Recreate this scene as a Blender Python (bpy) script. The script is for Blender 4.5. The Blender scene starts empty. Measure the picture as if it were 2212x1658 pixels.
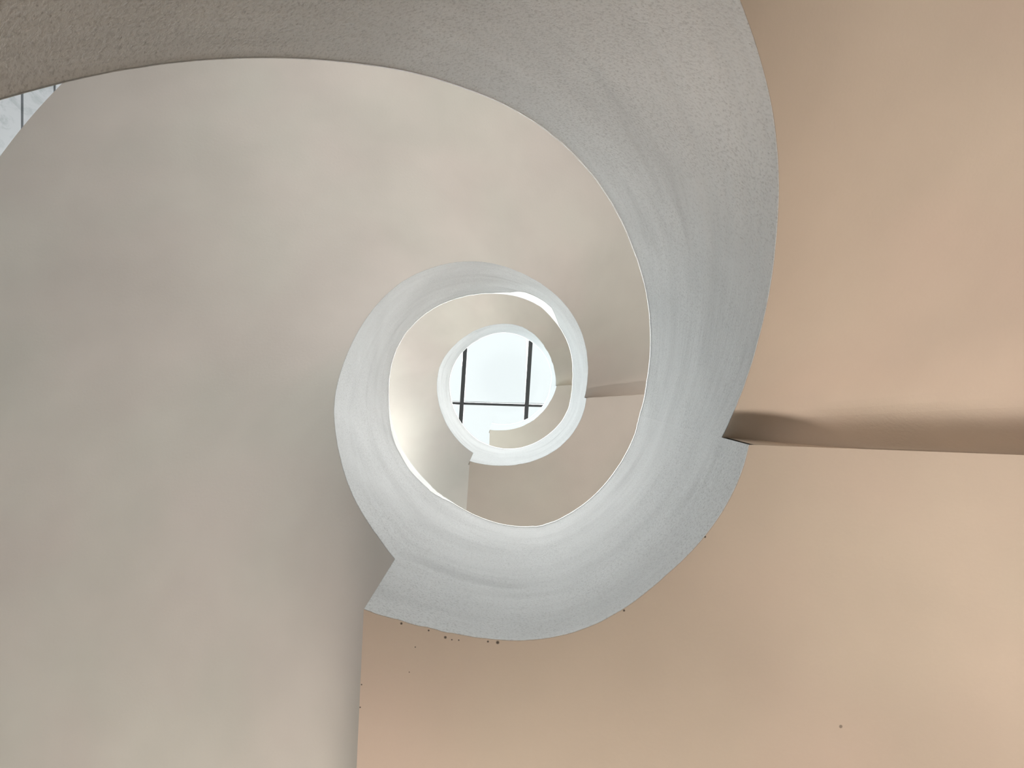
import bpy, math
import numpy as np
from mathutils import Vector

# ------------------------------------------------------------------ survey
# The stair well is looked at straight up its axis. F is the focal length of
# the lens in pixels (image 2212 wide), CX, CY the plumb point above the camera.
# World: x to the right, y towards the bottom landing side, z up. Camera at 0,0,CZ.
F, CX, CY, CZ = 1600.0, 1093.0, 821.0, 1.10
W_IMG, H_IMG = 2212.0, 1658.0

# plan survey of the parapet's lower arris (bottom) and upper arris (top), read as
# bearings; every point gets its own height from the stair's levels below.
BOT = dict(
F1=[(1599,0),(1615,43),(1630,83),(1648,145),(1662,199),(1673,253),(1680,326),(1684,409),(1681,452),(1676,525),(1669,586),(1645,700),(1635,751),(1617,806),(1595,862),(1573,917),(1560,944)],
L1=[(1618.5,961),(1611,997),(1591,1049),(1562,1104),(1525,1155),(1481,1203),(1437,1243),(1410,1266),(1351,1313),(1286,1349),(1231,1369),(1172,1380),(1123,1384),(1068,1381),(1009,1372),(928,1353),(856,1335),(783,1314)],
F2=[(855,1209),(830,1177),(798,1130),(765,1079),(749,1040),(735,985),(724,930),(720,890),(724,848),(733,810),(752,761),(781,703),(805,668),(830,641),(863,610),(902,590),(944,574),(993,565),(1026,564),(1068,569),(1100,579),(1149,602),(1188,626),(1221,657),(1247,696),(1263,739),(1269,781),(1269,817),(1266,846),(1263,857)],
L2=[(1266.5,861),(1265,875),(1257,901),(1237,937),(1208,967),(1169,989),(1123,1001),(1074,1005),(1042,1002),(1015,996)],
F3=[(1022,978),(1006,967),(977,936),(957,898),(946,859),(944,823),(949,791),(960,770),(980,748),(1006,726),(1039,709),(1074,700),(1097,699),(1127,704),(1156,722),(1175,748),(1192,784),(1201,817),(1201,831)],
L3=[(1202.5,835),(1188,866),(1166,895),(1140,914),(1104,927),(1081,928.5),(1058,928)])
TOP = [(0,222),(60,205),(127,187),(225,164),(358,142),(488,132),(553,130),(651,131),(716,136),(800,145),(860,154),(935,170),(1000,195),(1072,219),(1145,259),(1217,313),(1282,383),(1336,470),(1362,532),(1384,592),(1397,650),(1402,712),(1403,750),(1400,792),(1395,823),(1390,853),(1384,892),(1371,937),(1351,976),(1325,1019),(1299,1051),(1273,1078),(1237,1102),(1201,1123),(1169,1136),(1123,1136),(1074,1128),(1042,1117),(1000,1097),(975,1081),(945,1058),(924,1041),(901,1016),(881,988),(863,959),(853.6,934),(847,909),(842,866),(842,823),(845,797),(856,755),(879,716),(908,688),(947,660),(987,646),(1026,638),(1071,634.7),(1092.6,636),(1112,639),(1136,646.7),(1157.7,656.4),(1168.5,662.4),(1179.4,672.7),(1190.3,684.7),(1203.3,701),(1217.4,722.7),(1228.2,746.5),(1234.8,773.7),(1235.5,800),(1235,823),(1234,849),(1228,882),(1214,908),(1188,934),(1156,955),(1123,967),(1091,969),(1057,961),(1036,951),(1018,939),(999,914),(989,900),(978,872),(974,851),(971,825),(975,803),(989,773),(1005,755),(1033,736),(1057,723),(1084,718),(1112,721),(1146,738),(1166,754),(1180,773),(1190,800),(1191,820),(1187,845),(1176,871),(1152,895),(1128,908),(1108,914),(1081,916),(1066,914)]
# lower line of the white coping where it widens
COPE = [[(928.5,1058),(902.5,1035),(885,1016),(865.6,984),(852.5,959),(843,923)],
        [(1103.4,631),(1118.6,628.4),(1136,631),(1152,637),(1168.5,645.6),(1179.4,653),(1192.4,665)]]

L1, PITCH, HT = 1.944, 4.0, 1.589       # landing soffit above the lens, storey, parapet
RO = 2.90                               # outer radius of the stair

def polar(pts, start):
    p = np.array(pts, float)
    t = np.degrees(np.unwrap(np.arctan2(p[:,1]-CY, p[:,0]-CX)))
    while t[0] < start-180: t += 360
    while t[0] > start+180: t -= 360
    return t, np.hypot(p[:,0]-CX, p[:,1]-CY)

def smooth(t, r, q, bw):
    """local straight-line fit of r over t, read at q"""
    out = []
    for x in np.atleast_1d(q):
        b = bw
        while True:
            w = np.exp(-.5*((t-x)/b)**2)
            if (w > .25).sum() >= 3: break
            b *= 1.3
        A = np.stack([np.ones_like(t), t-x], 1)
        s = np.linalg.lstsq(A*np.sqrt(w)[:,None], r*np.sqrt(w), rcond=None)[0]
        out.append(s[0])
    return np.array(out)

seg = {}
for name, st in (('F1',-58),('L1',15),('F2',122),('L2',373),('F3',474),('L3',727)):
    seg[name] = polar(BOT[name], st)
order = ['F1','L1','F2','L2','F3','L3']
LV = {'L1':L1, 'L2':L1+PITCH, 'L3':L1+2*PITCH}
STEP = {}                                  # how far the flight soffit stands above the landing at each joint
TT, TR = polar(TOP, -151)
for a_, b_ in zip(order, order[1:]):
    ta, ra = seg[a_]; tb_, rb_ = seg[b_]
    m_ = (ta[-1]+tb_[0])/2; ta[-1] = m_; tb_[0] = m_
    ld, fl = (rb_[0], ra[-1]) if b_[0] == 'L' else (ra[-1], rb_[0])
    lv = LV[b_ if b_[0] == 'L' else a_]
    rl = ld*lv/F; rtop = np.interp(m_, TT, TR)*(lv+HT)/F
    k_ = (rtop-rl)/(HT*.98)
    STEP[(a_,b_)] = (rl-k_*lv)/(fl/F-k_)-lv
A = {k:(v[0][0], v[0][-1]) for k,v in seg.items()}
SPAN = A['F2'][1]-A['F2'][0]
def bot_h(name, t):
    if name[0] == 'L': return np.full_like(t, L1+PITCH*(int(name[1])-1))
    a, b = A[name]
    if name == 'F1':
        dn = STEP[('F1','L1')]
        return L1+dn+(t-b)*(PITCH+dn-.5)/SPAN
    k = int(name[1])-2
    up, dn = STEP[('L%d'%(k+1),name)], STEP[(name,'L%d'%(k+2))]
    return L1+PITCH*k+up+(t-a)/(b-a)*(PITCH+dn-up)
tb = [A['L1'][0]-(A['L2'][0]-A['L1'][1]), A['L1'][0],A['L1'][1],A['L2'][0],A['L2'][1],A['L3'][0],A['L3'][1]]
hb = np.array([L1-PITCH,L1,L1,L1+PITCH,L1+PITCH,L1+2*PITCH,L1+2*PITCH])+HT
top_h = lambda t: np.interp(t, tb, hb)
TW = TR*top_h(TT)/F                       # true radius of the upper arris
def top_R(t):
    r = smooth(TT, TW, t, 3.2)
    return np.where(t < TT[0], TW[0]+(0*t), r)
ct, cd = [-400], [.010]
for c in COPE:
    t, r = polar(c, 113 if c is COPE[0] else 270)
    ratio = r/np.interp(t, TT, TR)-1
    ct += [t[0]-12]+list(t)+[t[-1]+12]; cd += [.010]+list(np.maximum(ratio,.010))+[.010]
ct.append(1000); cd.append(.010)
o = np.argsort(ct); ct = np.array(ct)[o]; cd = np.array(cd)[o]
cope = lambda t: np.interp(t, ct, cd)

# ------------------------------------------------------------------ helpers
C = bpy.context.scene.collection
def link(name, verts, faces, mat, parent=None, uv=None, smooth_ang=None):
    me = bpy.data.meshes.new(name)
    me.from_pydata([tuple(map(float,v)) for v in verts], [], faces)
    if uv is not None:
        l = me.uv_layers.new(name='UVMap')
        for poly in me.polygons:
            for li in poly.loop_indices:
                l.data[li].uv = uv[me.loops[li].vertex_index]
    me.materials.append(mat)
    ob = bpy.data.objects.new(name, me); C.objects.link(ob)
    if parent: ob.parent = parent
    me.validate(); me.update()
    if smooth_ang:
        for p in me.polygons: p.use_smooth = True
        me.set_sharp_from_angle(angle=math.radians(smooth_ang))
    return ob
def boxes(bs):
    v, f = [], []
    for pts_bottom, z0, z1 in bs:         # four plan corners, two levels
        n = len(v)
        v += [(x,y,z0) for x,y in pts_bottom]+[(x,y,z1) for x,y in pts_bottom]
        f += [(n,n+3,n+2,n+1),(n+4,n+5,n+6,n+7)]+[(n+i,n+(i+1)%4,n+4+(i+1)%4,n+4+i) for i in range(4)]
    return v, f
rect = lambda x0,x1,y0,y1: [(x0,y0),(x1,y0),(x1,y1),(x0,y1)]

def mat(name, build):
    m = bpy.data.materials.new(name); m.use_nodes = True
    nt = m.node_tree; nt.nodes.clear()
    N = lambda t, **k: _n(nt, t, k)
    out = nt.nodes.new('ShaderNodeOutputMaterial')
    s = build(nt, N); nt.links.new(s, out.inputs[0])
    return m
def _n(nt, t, k):
    n = nt.nodes.new('ShaderNode'+t)
    for a, v in k.items():
        if a in n.inputs.keys() or isinstance(a, int):
            n.inputs[a].default_value = v
        else: setattr(n, a, v)
    return n
def mixc(nt, N, fac, a, b, mode='MIX'):
    m = N('Mix', data_type='RGBA', blend_type=mode)
    for sock, val in ((0,fac),(6,a),(7,b)):
        if hasattr(val,'links') or isinstance(val, bpy.types.NodeSocket): nt.links.new(val, m.inputs[sock])
        else: m.inputs[sock].default_value = val
    return m.outputs[2]
def ramp(nt, N, src, lo, hi, a=0., b=1.):
    r = N('MapRange'); nt.links.new(src, r.inputs[0])
    r.inputs[1].default_value=lo; r.inputs[2].default_value=hi; r.inputs[3].default_value=a; r.inputs[4].default_value=b
    return r.outputs[0]

def paint(name, col, specks=True, marks=(), mottled=.05, bump=.12):
    def b(nt, N):
        tc = N('TexCoord').outputs['Object']
        n1 = N('TexNoise', Scale=1.6, Detail=3.0); nt.links.new(tc, n1.inputs['Vector'])
        n2 = N('TexNoise', Scale=1.1, Detail=2.0)
        mp = N('Mapping'); mp.inputs['Location'].default_value=(7,3,1); nt.links.new(tc, mp.inputs[0]); nt.links.new(mp.outputs[0], n2.inputs['Vector'])
        c = mixc(nt, N, ramp(nt,N,n1.outputs[0],.35,.65), tuple(x*(1-mottled) for x in col)+(1,), tuple(min(1,x*(1+mottled)) for x in col)+(1,))
        # faint warm / green drift of the emulsion
        tint = mixc(nt, N, ramp(nt,N,n2.outputs[0],.4,.6), (1.014,.992,.990,1), (.990,1.008,.992,1))
        c = mixc(nt, N, 1.0, c, tint, 'MULTIPLY')
        if specks:
            v = N('TexVoronoi', Scale=5.5, Randomness=1.0); nt.links.new(tc, v.inputs['Vector'])
            sp = ramp(nt,N,v.outputs['Distance'],.018,.030,1.,0.)
            sel = N('Separate' 'Color'); nt.links.new(v.outputs['Color'], sel.inputs[0])
            gt = N('Math', operation='GREATER_THAN'); gt.inputs[1].default_value=.72; nt.links.new(sel.outputs[0], gt.inputs[0])
            mu = N('Math', operation='MULTIPLY'); nt.links.new(sp, mu.inputs[0]); nt.links.new(gt.outputs[0], mu.inputs[1])
            m2 = N('Math', operation='MULTIPLY'); nt.links.new(mu.outputs[0], m2.inputs[0]); m2.inputs[1].default_value=.6
            c = mixc(nt, N, m2.outputs[0], c, (.09,.07,.05,1))
        for px, py, rad in marks:         # pinholes in the paint of the lowest landing
            d = N('VectorMath', operation='DISTANCE'); nt.links.new(tc, d.inputs[0])
            d.inputs[1].default_value = ((px-CX)*L1/F, (py-CY)*L1/F, L1+CZ)
            rr_ = rad*L1/F
            c = mixc(nt, N, ramp(nt,N,d.outputs['Value'],rr_*.6,rr_*1.3,.85,0), c, (.03,.024,.02,1))
        f = N('TexNoise', Scale=70.0, Detail=4.0, Roughness=.6); nt.links.new(tc, f.inputs['Vector'])
        bp = N('Bump', Strength=bump, Distance=.01); nt.links.new(f.outputs[0], bp.inputs['Height'])
        p = N('BsdfPrincipled', Roughness=.85); nt.links.new(c, p.inputs['Base Color']); nt.links.new(bp.outputs[0], p.inputs['Normal'])
        p.inputs['Specular IOR Level'].default_value=.2
        return p.outputs[0]
    return mat(name, b)

def plaster(name, col):
    def b(nt, N):
        tc = N('TexCoord'); ob = tc.outputs['Object']; uv = tc.outputs['UV']
        def st(scale, detail, vec, loc=(0,0,0), sc=(1,1,1), rough=.5):
            mp = N('Mapping'); mp.inputs['Location'].default_value=loc; mp.inputs['Scale'].default_value=sc
            nt.links.new(vec, mp.inputs[0])
            n = N('TexNoise', Scale=scale, Detail=detail, Roughness=rough); nt.links.new(mp.outputs[0], n.inputs['Vector'])
            return n.outputs[0]
        blot = st(2.2, 4, ob)
        streak = st(1.0, 5, uv, sc=(1.1,6,1), rough=.6)
        smear = st(1.0, 3, uv, loc=(3,8,0), sc=(1.6,4.5,1))
        grain = st(150, 3, ob, rough=.6)
        pits = N('TexVoronoi', Scale=85.0); nt.links.new(ob, pits.inputs['Vector'])
        c = mixc(nt, N, ramp(nt,N,blot,.35,.65), tuple(x*.95 for x in col)+(1,), tuple(x*1.04 for x in col)+(1,))
        c = mixc(nt, N, ramp(nt,N,streak,.45,.72,0,.20), c, tuple(x*.60 for x in col)+(1,))
        c = mixc(nt, N, ramp(nt,N,smear,.60,.76,0,.36), c, tuple(x*.55 for x in col)+(1,))
        c = mixc(nt, N, ramp(nt,N,pits.outputs['Distance'],.06,.20,.42,0), c, tuple(x*.35 for x in col)+(1,))
        gm = N('Math', operation='MULTIPLY'); nt.links.new(ramp(nt,N,grain,.32,.50,.5,0), gm.inputs[0])
        nt.links.new(ramp(nt,N,st(1.7, 3, ob, loc=(4,4,4)),.38,.58,.35,1.), gm.inputs[1])
        c = mixc(nt, N, gm.outputs[0], c, tuple(x*.55 for x in col)+(1,))
        b1 = N('Bump', Strength=.55, Distance=.004); nt.links.new(grain, b1.inputs['Height'])
        b2 = N('Bump', Strength=.3, Distance=.03); nt.links.new(streak, b2.inputs['Height']); nt.links.new(b1.outputs[0], b2.inputs['Normal'])
        p = N('BsdfPrincipled', Roughness=.8); nt.links.new(c, p.inputs['Base Color']); nt.links.new(b2.outputs[0], p.inputs['Normal'])
        p.inputs['Specular IOR Level'].default_value=.3
        return p.outputs[0]
    return mat(name, b)

def plain(name, col, rough=.5, metal=0.):
    def b(nt, N):
        tc = N('TexCoord').outputs['Object']
        n = N('TexNoise', Scale=9.0, Detail=3.0); nt.links.new(tc, n.inputs['Vector'])
        c = mixc(nt, N, n.outputs[0], tuple(x*.92 for x in col)+(1,), tuple(min(1,x*1.08) for x in col)+(1,))
        p = N('BsdfPrincipled', Roughness=rough, Metallic=metal); nt.links.new(c, p.inputs['Base Color'])
        return p.outputs[0]
    return mat(name, b)

def marble():
    def b(nt, N):
        tc = N('TexCoord').outputs['Object']
        mp = N('Mapping'); mp.inputs['Scale'].default_value=(1,2.2,.9); nt.links.new(tc, mp.inputs[0])
        n = N('TexNoise', Scale=3.5, Detail=7.0, Roughness=.7, Distortion=1.2); nt.links.new(mp.outputs[0], n.inputs['Vector'])
        c = mixc(nt, N, ramp(nt,N,n.outputs[0],.32,.50), (.38,.43,.46,1), (.55,.585,.63,1))
        p = N('BsdfPrincipled', Roughness=.4); nt.links.new(c, p.inputs['Base Color'])
        return p.outputs[0]
    return mat('pale_marble', b)

def glass():
    def b(nt, N):
        t = N('BsdfTransparent'); t.inputs[0].default_value=(.96,.985,.99,1)
        d = N('BsdfTranslucent'); d.inputs[0].default_value=(.85,.93,.95,1)
        m = N('MixShader'); m.inputs[0].default_value=.015
        nt.links.new(t.outputs[0], m.inputs[1]); nt.links.new(d.outputs[0], m.inputs[2])
        g = N('BsdfGlossy', Roughness=.08); fr = N('Fresnel', IOR=1.3)
        m2 = N('MixShader'); nt.links.new(fr.outputs[0], m2.inputs[0]); nt.links.new(m.outputs[0], m2.inputs[1]); nt.links.new(g.outputs[0], m2.inputs[2])
        return m2.outputs[0]
    return mat('frosted_glass', b)

M_PEACH = paint('peach_paint', (.71,.61,.525), marks=((1075,1387,3.6),(1054,1385,2.2),(991,1382,1.6),(976,1381,1.6),(962,1376,3),(926,1361,2),(867,1346,2.6),(897,1397,1.4),(780,1387,2.4),(781,1478,1.6),(778,1527,1.6),(1348,1318,2.4),(1523,1159,2.4),(884,1451,1.2)))
M_BEIGE = paint('beige_paint', (.80,.75,.69), specks=False, bump=.06)
M_GREY  = paint('warm_grey_paint', (.745,.722,.685), specks=False, bump=.06)
M_CREAM = paint('cream_paint', (.90,.87,.82), specks=False, bump=.06)
M_PLAST = plaster('rough_plaster', (.85,.88,.895))
M_COPE  = plain('white_coping', (.90,.90,.89), .6)
M_BAR   = plain('black_metal', (.018,.02,.024), .45)
M_BEAD  = plain('grey_bead', (.35,.37,.38), .5)
M_MARB  = marble(); M_JOINT = plain('dark_joint', (.06,.065,.06), .8)
M_GLASS = glass()
M_FLOOR = plain('terrazzo', (.30,.285,.26), .5)
M_BLOCK = paint('light_block_paint', (.22,.19,.16))  # dark paint of the added light-blocking walls
M_UNDER = plain('brown_block_paint', (.30,.24,.18), .7)  # for the added light block under the landing
WA0, WA1 = 12, 122
M_CEIL  = plain('ceiling_white', (.75,.75,.74), .8)

# ------------------------------------------------------------------ staircase
stair = bpy.data.objects.new('spiral_staircase', None); C.objects.link(stair)
stair['label'] = 'spiral concrete staircase with grey plaster parapet winding up around an open well, seen from below'
stair['category'] = 'staircase'

# stations along the parapet: bearing, lower radius, lower height
ST = []
TK = .12
T0 = A['L1'][0]-203                       # where the parapet starts off the floor
for name in ('F1','L1','F2','L2','F3','L3'):
    a, b = A[name]
    if name == 'F1': a = T0
    n = max(2, int(round((b-a)/1.25)))
    t = np.linspace(a, b, n+1)
    tt, rr = seg[name]
    Rw = rr*bot_h(name, tt)/F
    R = smooth(tt, Rw, t, 3.5)
    # keep the corners where the arris breaks exactly
    for e, w0 in ((0, Rw[0]), (-1, Rw[-1])):
        if name == 'F1' and e == 0: continue
        R += (w0-R[e])*np.exp(-np.abs(t-t[e])/5.)
    if name == 'F1': R = np.where(t < tt[0], R[np.searchsorted(t, tt[0])], R)
    h = np.maximum(bot_h(name, t), -CZ+.002)
    ST += [(name, x, y, z) for x, y, z in zip(t, R, h)]

pol = lambda R, t: (R*math.cos(math.radians(t)), R*math.sin(math.radians(t)))
SLAB = .24
BEAM = .75
NV = 14
ts = np.array([s[1] for s in ST]); rb = np.array([s[2] for s in ST]); zb = np.array([s[3] for s in ST])
rt, zt, cp = top_R(ts), top_h(ts), cope(ts)
zg = zt/(1+cp)                            # foot of the coping
rg = rt.copy()
V, Fc, UV = [], [], []
CV, CF, CU = [], [], []
arc = np.concatenate([[0], np.cumsum(np.abs(np.diff(ts))*math.pi/180*.67)])
for i in range(len(ts)):
    jd = min([abs(ts[i]-x_)/9. for x_ in (A['L1'][1], A['L2'][1])]+[(ts[-1]-ts[i])/5.])
    THICK = .015+(TK-.015)*min(1, jd)
    ring = []
    for k in range(NV+1):
        u = k/NV
        s = u
        ring.append((rb[i]-.002+(rg[i]-rb[i]+.002)*s, zb[i]+(zg[i]-zb[i])*u))
    slabz = min(zb[i]+SLAB, zg[i]-.05)
    ring += [(rg[i]+THICK, zg[i]), (rb[i]+THICK+.02*THICK/TK, slabz), (rb[i]+.058*THICK/TK, slabz), (rb[i]-.0006, zb[i])]
    for R, z in ring:
        x, y = pol(R, ts[i]); V.append((x,y,z+CZ)); UV.append((arc[i], z-zt[i]))
    cr = [(rg[i]-.002,zg[i]+.001),(rt[i],zt[i]-.006),(rt[i]+.008,zt[i]),(rt[i]+THICK,zt[i]),(rt[i]+THICK+.004,zt[i]-.008),(rg[i]+THICK+.004,zg[i]+.001)]
    for R, z in cr:
        x, y = pol(R, ts[i]); CV.append((x,y,z+CZ)); CU.append((arc[i], z))
def sweep(n, m):
    f = [(i*m+k, (i+1)*m+k, (i+1)*m+(k+1)%m, i*m+(k+1)%m) for i in range(n-1) for k in range(m)]
    f += [tuple(range(m)), tuple(range((n-1)*m, n*m))[::-1]]
    return f
par = link('parapet', V, sweep(len(ts), NV+5), M_PLAST, stair, UV, 35)
par['label'] = 'rough grey-white plastered parapet spiralling around the well'
cop = link('coping', CV, sweep(len(ts), 6), M_COPE, par, CU, 35)
cop['label'] = 'smooth white coping'

def pt(px, py, h): return np.array([(px-CX)*h/F, (py-CY)*h/F])
def hit(p, q):
    """from p through q out to the stair's outer circle"""
    d = (q-p)/np.hypot(*(q-p)); b = p@d
    return p+d*(-b+math.sqrt(b*b-(p@p)+RO*RO))
HL = [L1, L1+PITCH, L1+2*PITCH]
crease = {  # outer end of each straight joint between a landing and a flight
 ('L1',0): hit(pt(1618.5,961,HL[0]), pt(2212,983,HL[0])),
 ('L1',1): hit(pt(783,1314,HL[0]), pt(768,1658,HL[0])),
 ('L2',0): hit(pt(1266.5,861,HL[1]), pt(1390,853,HL[1])),
 ('L2',1): hit(pt(1015,996,HL[1]), pt(1008,1100,HL[1])),
 ('L3',0): hit(pt(1202.5,835,HL[2]), pt(1235,833,HL[2])),
 ('L3',1): hit(pt(1058,928,HL[2]), pt(1057,961,HL[2]))}
def bearing(p, near):
    a = math.degrees(math.atan2(p[1], p[0]))
    return a+360*round((near-a)/360)
def slab(name, obname, m, label, steps):
    idx = [i for i, s in enumerate(ST) if s[0] == name]
    t, R, z = ts[idx], rb[idx], zb[idx]
    k = int(name[1])
    if name[0] == 'L':
        o0, o1 = crease[(name,0)], crease[(name,1)]
    else:
        o0 = crease[('L%d'%(k-1),1)] if k > 1 else None
        o1 = crease[('L%d'%k,0)]
    b1 = bearing(o1, t[-1]); b0 = bearing(o0, t[0]) if o0 is not None else t[0]
    NR = 48 if name == 'F1' else 28
    n = len(t); lo, hi = [], []
    if name[0] == 'F' :
        # a finer run of stations close to the landing the flight reaches
        extra = t[-1]-np.array([11,10,9,8.2,7.5,6.8,6.2,5.6,5,4.5,4,3.5,3,2.6,2.2,1.8,1.5,1.2,.9,.7,.5,.35,.2,.1])
        tn = np.unique(np.concatenate([t, extra])); R = np.interp(tn, t, R); z = np.interp(tn, t, z); t = tn; n = len(t)
    u = (t-t[0])/(t[-1]-t[0])
    ob = b0+(b1-b0)*u
    nst = max(1, int(round((zb[idx][-1]-zb[idx][0])/.17)))
    for i in range(n):
        p0 = np.array(pol(R[i], t[i])); p1 = np.array(pol(RO, ob[i]))
        for j in range(NR+1):
            v = (j/NR)**1.5
            q = p0+(p1-p0)*v
            d = 0.
            if name == 'F1':
                # the vault of the flight sweeps up into a deep recess before the landing beam
                dist = (q[0]-crease[('L1',0)][0])*0+ (pt(1618.5,961,HL[0])[1]+(q[0]-.638)*.037-q[1])
                e = min(1, max(0, (np.hypot(*q)-R[i])/.30)); e = e*e*(3-2*e)
                dist = max(dist, 0); stp = STEP[('F1','L1')]
                if t[i] > t[-1]-60:
                    d = e*(RECESS*math.exp(-((dist-.13)/.07)**2)-(stp-.002)*math.exp(-(dist/.068)**1.3))
            elif name[0] == 'F':
                e = min(1, max(0, (np.hypot(*q)-R[i])/.5)); dist=(p1-p0)
                d = 0
            lo.append((q[0], q[1], z[i]+CZ+d))
            if steps:
                s = math.floor(min(u[i],.9999)*nst)/nst
                zt_ = z[0]+(z[-1]-z[0])*s+SLAB+.12+CZ
            else: zt_ = z[i]+SLAB+CZ+(BEAM-SLAB if (name == 'L1' and i < 6) else 0)
            zt_ = max(zt_, z[i]+d+CZ+.05)
            if j == 0: q = q*(1+.06/R[i])
            hi.append((q[0], q[1], zt_))
    m_ = NR+1; K = len(lo); f = []
    for i in range(n-1):
        for j in range(NR):
            a, b, c, d_ = i*m_+j, i*m_+j+1, (i+1)*m_+j+1, (i+1)*m_+j
            f.append((a,d_,c,b)); f.append((K+a,K+b,K+c,K+d_))
        f.append((i*m_, K+i*m_, K+(i+1)*m_, (i+1)*m_))
        e = i*m_+NR; g = (i+1)*m_+NR
        f.append((e, g, K+g, K+e))
    for j in range(NR):
        f.append((j, j+1, K+j+1, K+j))
        e = (n-1)*m_+j
        f.append((e, K+e, K+e+1, e+1))
    o = link(obname, lo+hi, f, m, stair, None, 30)
    if label: o['label'] = label
    return o
RECESS = .01
slab('F1', 'stair_flight', M_PEACH, 'peach painted underside of the lowest flight, dark recess at its head', True)
slab('F2', 'stair_flight', M_GREY, 'warm grey underside of the middle flight', True)
slab('F3', 'stair_flight', M_CREAM, 'cream underside of the upper flight', True)
# landings reach down to the joint on both sides; the beam end closes against the flight
for nm, lab in (('L1','peach painted flat underside of the lowest landing'),
                ('L2','beige flat underside of the middle landing'),
                ('L3','beige flat underside of the top landing, free square end')):
    slab(nm, 'stair_landing', M_PEACH if nm == 'L1' else M_BEIGE, lab, False)

# ------------------------------------------------------------------ hall
def struct(o, label=None, cat=None):
    o['kind'] = 'structure'
    if label: o['label'] = label
    if cat: o['category'] = cat
    return o
HS = 13.6                                 # roof glazing above the lens
v, f = boxes([(rect(-9,9,-9,9), -.3, 0)])
struct(link('floor', v, f, M_FLOOR), 'warm stone floor around the foot of the stair', 'floor')

# stone-clad wall behind the stair, slabs with open joints
WX = -4.0
j1 = WX*F/(48-CX); j2 = WX*F/(118-CX)
bs = []; pitch = j2-j1
z = j1
levels = [j1+pitch*k for k in range(-16, 17)]
for k, zz in enumerate(levels):
    z0, z1 = zz+.016+CZ, zz+pitch-.016+CZ
    if z0 < 0 or z1 > HS+CZ: continue
    for y0 in np.arange(-6.8, 6.8, 1.36):
        bs.append((rect(WX-.03, WX, y0+.004, y0+1.356), z0, z1))
v, f = boxes([(rect(WX-.25, WX-.03, -7, 7), 0, HS+CZ)])
wall = struct(link('wall_left', v, f, M_JOINT), 'pale marble clad wall behind the stair with dark open joints', 'wall')
v, f = boxes(bs); link('marble_cladding', v, f, M_MARB, wall)

v, f = boxes([(rect(-9, 9, -6.7, -6.5), 0, 4.4)])  # unseen low wall, added to keep daylight off the ground level
struct(link('light_block_back', v, f, M_BLOCK), 'added low wall out of view, blocking ground-level daylight, open above', 'wall')
v, f = boxes([(rect(7.5, 7.7, -9, 9), 0, 4.4)])  # another unseen low wall, added to shield the lower parapet from daylight
struct(link('light_block_side', v, f, M_BLOCK), 'added low wall out of view beside the stair, blocking daylight, open above', 'wall')
v, f = boxes([(rect(-9, 9, 6.5, 6.7), 0, HS+CZ)])  # unseen tall wall, added to cut light from the landing side
struct(link('light_block_front', v, f, M_BLOCK), 'added plain wall out of view, blocking light from the landing side', 'wall')

# unseen curved wall, added under the lowest landing to block low side light
v, f = [], []
aa = np.linspace(WA0, WA1, 40)
for a in aa:
    for R_, z_ in ((2.45,0),(2.45,L1+CZ-.004),(2.65,L1+CZ-.004),(2.65,0)):
        x, y = pol(R_, a); v.append((x,y,z_))
struct(link('light_block_curved', v, sweep(len(aa), 4), M_UNDER), 'added curved brown light block under the lowest landing', 'wall')

# roof light: black glazing bars under frosted panes
sk = bpy.data.objects.new('window_1', None); C.objects.link(sk); sk.location = (0,0,HS+CZ)
struct(sk, 'bright white skylight with thin black glazing bars above the stair well', 'skylight')
XW, YW = 3.7, 4.2
def bar(p, q, w, z0, z1, name, m):
    p, q = np.array(p), np.array(q); d = (q-p)/np.hypot(*(q-p)); nrm = np.array([-d[1], d[0]])*w/2
    v, f = boxes([([tuple(p-nrm), tuple(q-nrm), tuple(q+nrm), tuple(p+nrm)][::1], z0, z1)])
    return link(name, v, f, m, sk)
S = HS/F
xs0 = (998.5-CX)*S; xs1 = (1137.5-CX)*S; gap = xs1-xs0
yb = (873-CY)*S
cols = [xs0+gap*k for k in range(-3, 5) if abs(xs0+gap*k) < XW]
sk_v = -.062                               # the bars run a few degrees off square
for x in cols:
    wd = .074
    bar((x+sk_v*(-YW-yb), -YW), (x+sk_v*(YW-yb), YW), wd, -.14, -.015, 'glazing_bar', M_BAR)
rows = [yb-2*2.05, yb-2.05, yb, yb+2.05]
for y in rows:
    bar((-XW, y+.031*(-XW+.16)), (XW, y+.031*(XW+.16)), .042, -.10, -.012, 'cross_bar', M_BAR)
    bar((-XW, y-.046+.026*(-XW+.5)), (XW, y-.046+.026*(XW+.5)), .008, -.03, -.010, 'sealing_bead', M_BEAD)
xe = [-XW]+cols+[XW]; ye = [-YW]+rows[0:]+[YW]
for i in range(len(xe)-1):
    for j in range(len(ye)-1):
        if xe[i+1]-xe[i] < .1 or ye[j+1]-ye[j] < .1: continue
        v, f = boxes([(rect(xe[i]+.002, xe[i+1]-.002, ye[j]+.002, ye[j+1]-.002), 0, .02)])
        link('pane', v, f, M_GLASS, sk)
zc = HS+CZ
v, f = boxes([(rect(-9,-XW,-9,9), zc, zc+.3), (rect(XW,9,-9,9), zc, zc+.3),
              (rect(-XW,XW,-9,-YW), zc, zc+.3), (rect(-XW,XW,YW,9), zc, zc+.3)])
struct(link('ceiling', v, f, M_CEIL), 'white ceiling around the skylight', 'ceiling')

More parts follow.
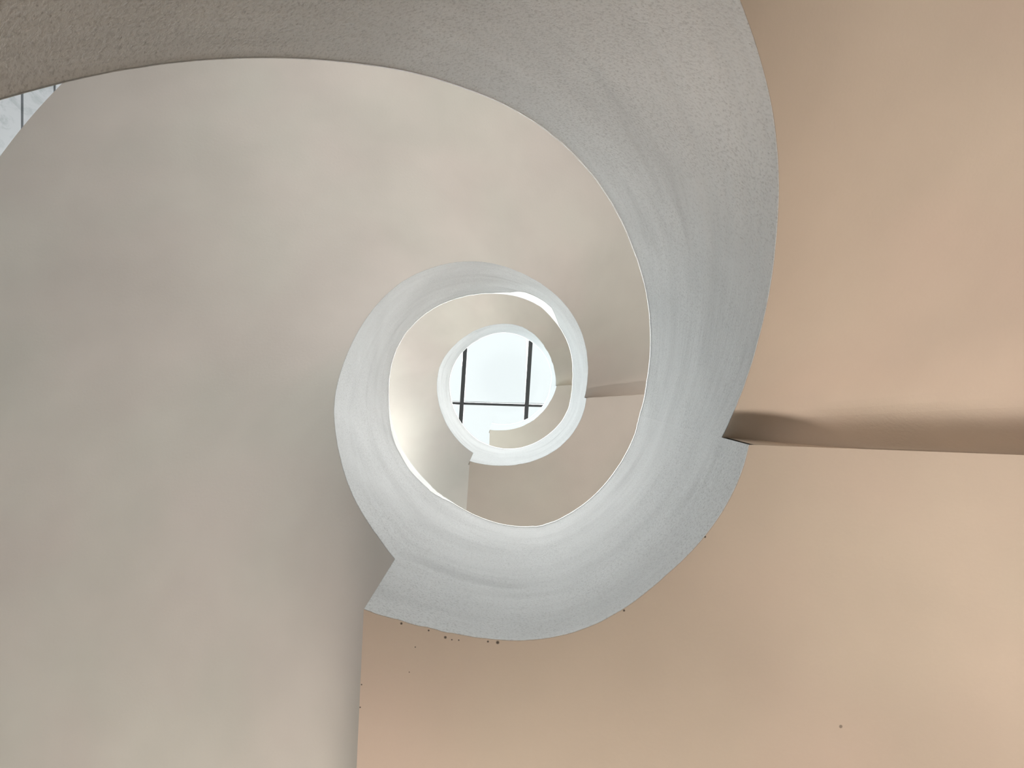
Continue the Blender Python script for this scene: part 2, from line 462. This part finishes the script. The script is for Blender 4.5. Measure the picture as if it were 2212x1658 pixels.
# ------------------------------------------------------------------ light
HORIZON = 1.8
w = bpy.data.worlds.new('daylight'); bpy.context.scene.world = w; w.use_nodes = True
nt = w.node_tree; nt.nodes.clear()
N = lambda t, **k: _n(nt, t, k)
tc = N('TexCoord'); sep = N('SeparateXYZ'); nt.links.new(tc.outputs['Generated'], sep.inputs[0])
cr = N('ValToRGB'); nt.links.new(ramp(nt, N, sep.outputs[2], -1, 1), cr.inputs[0])
el = cr.color_ramp.elements
el[0].position=.49; el[0].color=(.20,.17,.14,1)
el[1].position=.90; el[1].color=(.95,.975,.97,1)
for p_, c_ in ((.515,(1,.97,.93,1)), (.64,(1,.98,.95,1))):
    e = el.new(p_); e.color=c_
hz = ramp(nt, N, sep.outputs[2], .25, .75, HORIZON, .95)
bg = N('Background'); nt.links.new(hz, bg.inputs[1]); bg.inputs[1].default_value=1.0
nt.links.new(cr.outputs[0], bg.inputs[0]); o = N('OutputWorld'); nt.links.new(bg.outputs[0], o.inputs[0])

sun = bpy.data.lights.new('sun', 'SUN'); sun.energy = 8.3; sun.angle = math.radians(34); sun.color = (.96,1,1)
so = bpy.data.objects.new('sun', sun); C.objects.link(so); so.location = (0,0,25)
# unseen fill spots, added around the stair only to brighten the soffits
def fill_spot(loc, watts, col, aim=(0,0,1), cone=100, soft=.35):
    l = bpy.data.lights.new('added_fill', 'SPOT'); l.shadow_soft_size = soft; l.energy = watts; l.color = col
    l.spot_size = math.radians(cone); l.spot_blend = .9
    o = bpy.data.objects.new('added_fill', l); C.objects.link(o); o.location = loc
    o.rotation_euler = Vector(aim).to_track_quat('-Z','Y').to_euler()
    return o
WARM, NEUT = (1,.88,.77), (1,.97,.93)
fill_spot((2.0,1.3,.25), 170, WARM, (.1,.38,1), 80)
fill_spot((.3,1.9,.25), 240, WARM, (-.05,.15,1), 90)
fill_spot((1.3,1.95,.15), 590, WARM, (.6,-2.3,2.45), 70, .4)
fill_spot((-1.7,1.9,.25), 125, WARM, (-.1,.1,1), 90)
fill_spot((-3.3,-1.5,1.2), 60, NEUT, (.55,.1,1))
fill_spot((0,-3.6,3.0), 140, NEUT, (-.05,.75,1), 98)
fill_spot((3.7,-.8,4.2), 110, NEUT, (-.75,0,1))
fill_spot((1.5,3.7,4.4), 100, WARM, (-.25,-.8,1))
fill_spot((-2.6,.9,6.2), 500, NEUT)
fill_spot((-2.5,2.9,6.9), 240, NEUT, (.45,-.55,1), 90)
fill_spot((.2,-3.5,7.2), 110, NEUT, (0,.6,1))

# ------------------------------------------------------------------ camera
cam = bpy.data.cameras.new('camera'); co = bpy.data.objects.new('camera', cam); C.objects.link(co)
co.location = (0,0,CZ); co.rotation_euler = (math.pi,0,0)
cam.sensor_width = 36; cam.lens = 36*F/W_IMG; cam.clip_start=.02
cam.shift_x = -(CX-W_IMG/2)/W_IMG; cam.shift_y = (CY-H_IMG/2)/W_IMG
sc = bpy.context.scene; sc.camera = co
sc.view_settings.view_transform='Standard'; sc.view_settings.look='None'; sc.view_settings.gamma=1
sc.view_settings.use_curve_mapping=False; sc.view_settings.exposure=0.0
sc.cycles.max_bounces=12; sc.cycles.diffuse_bounces=8; sc.cycles.transparent_max_bounces=8
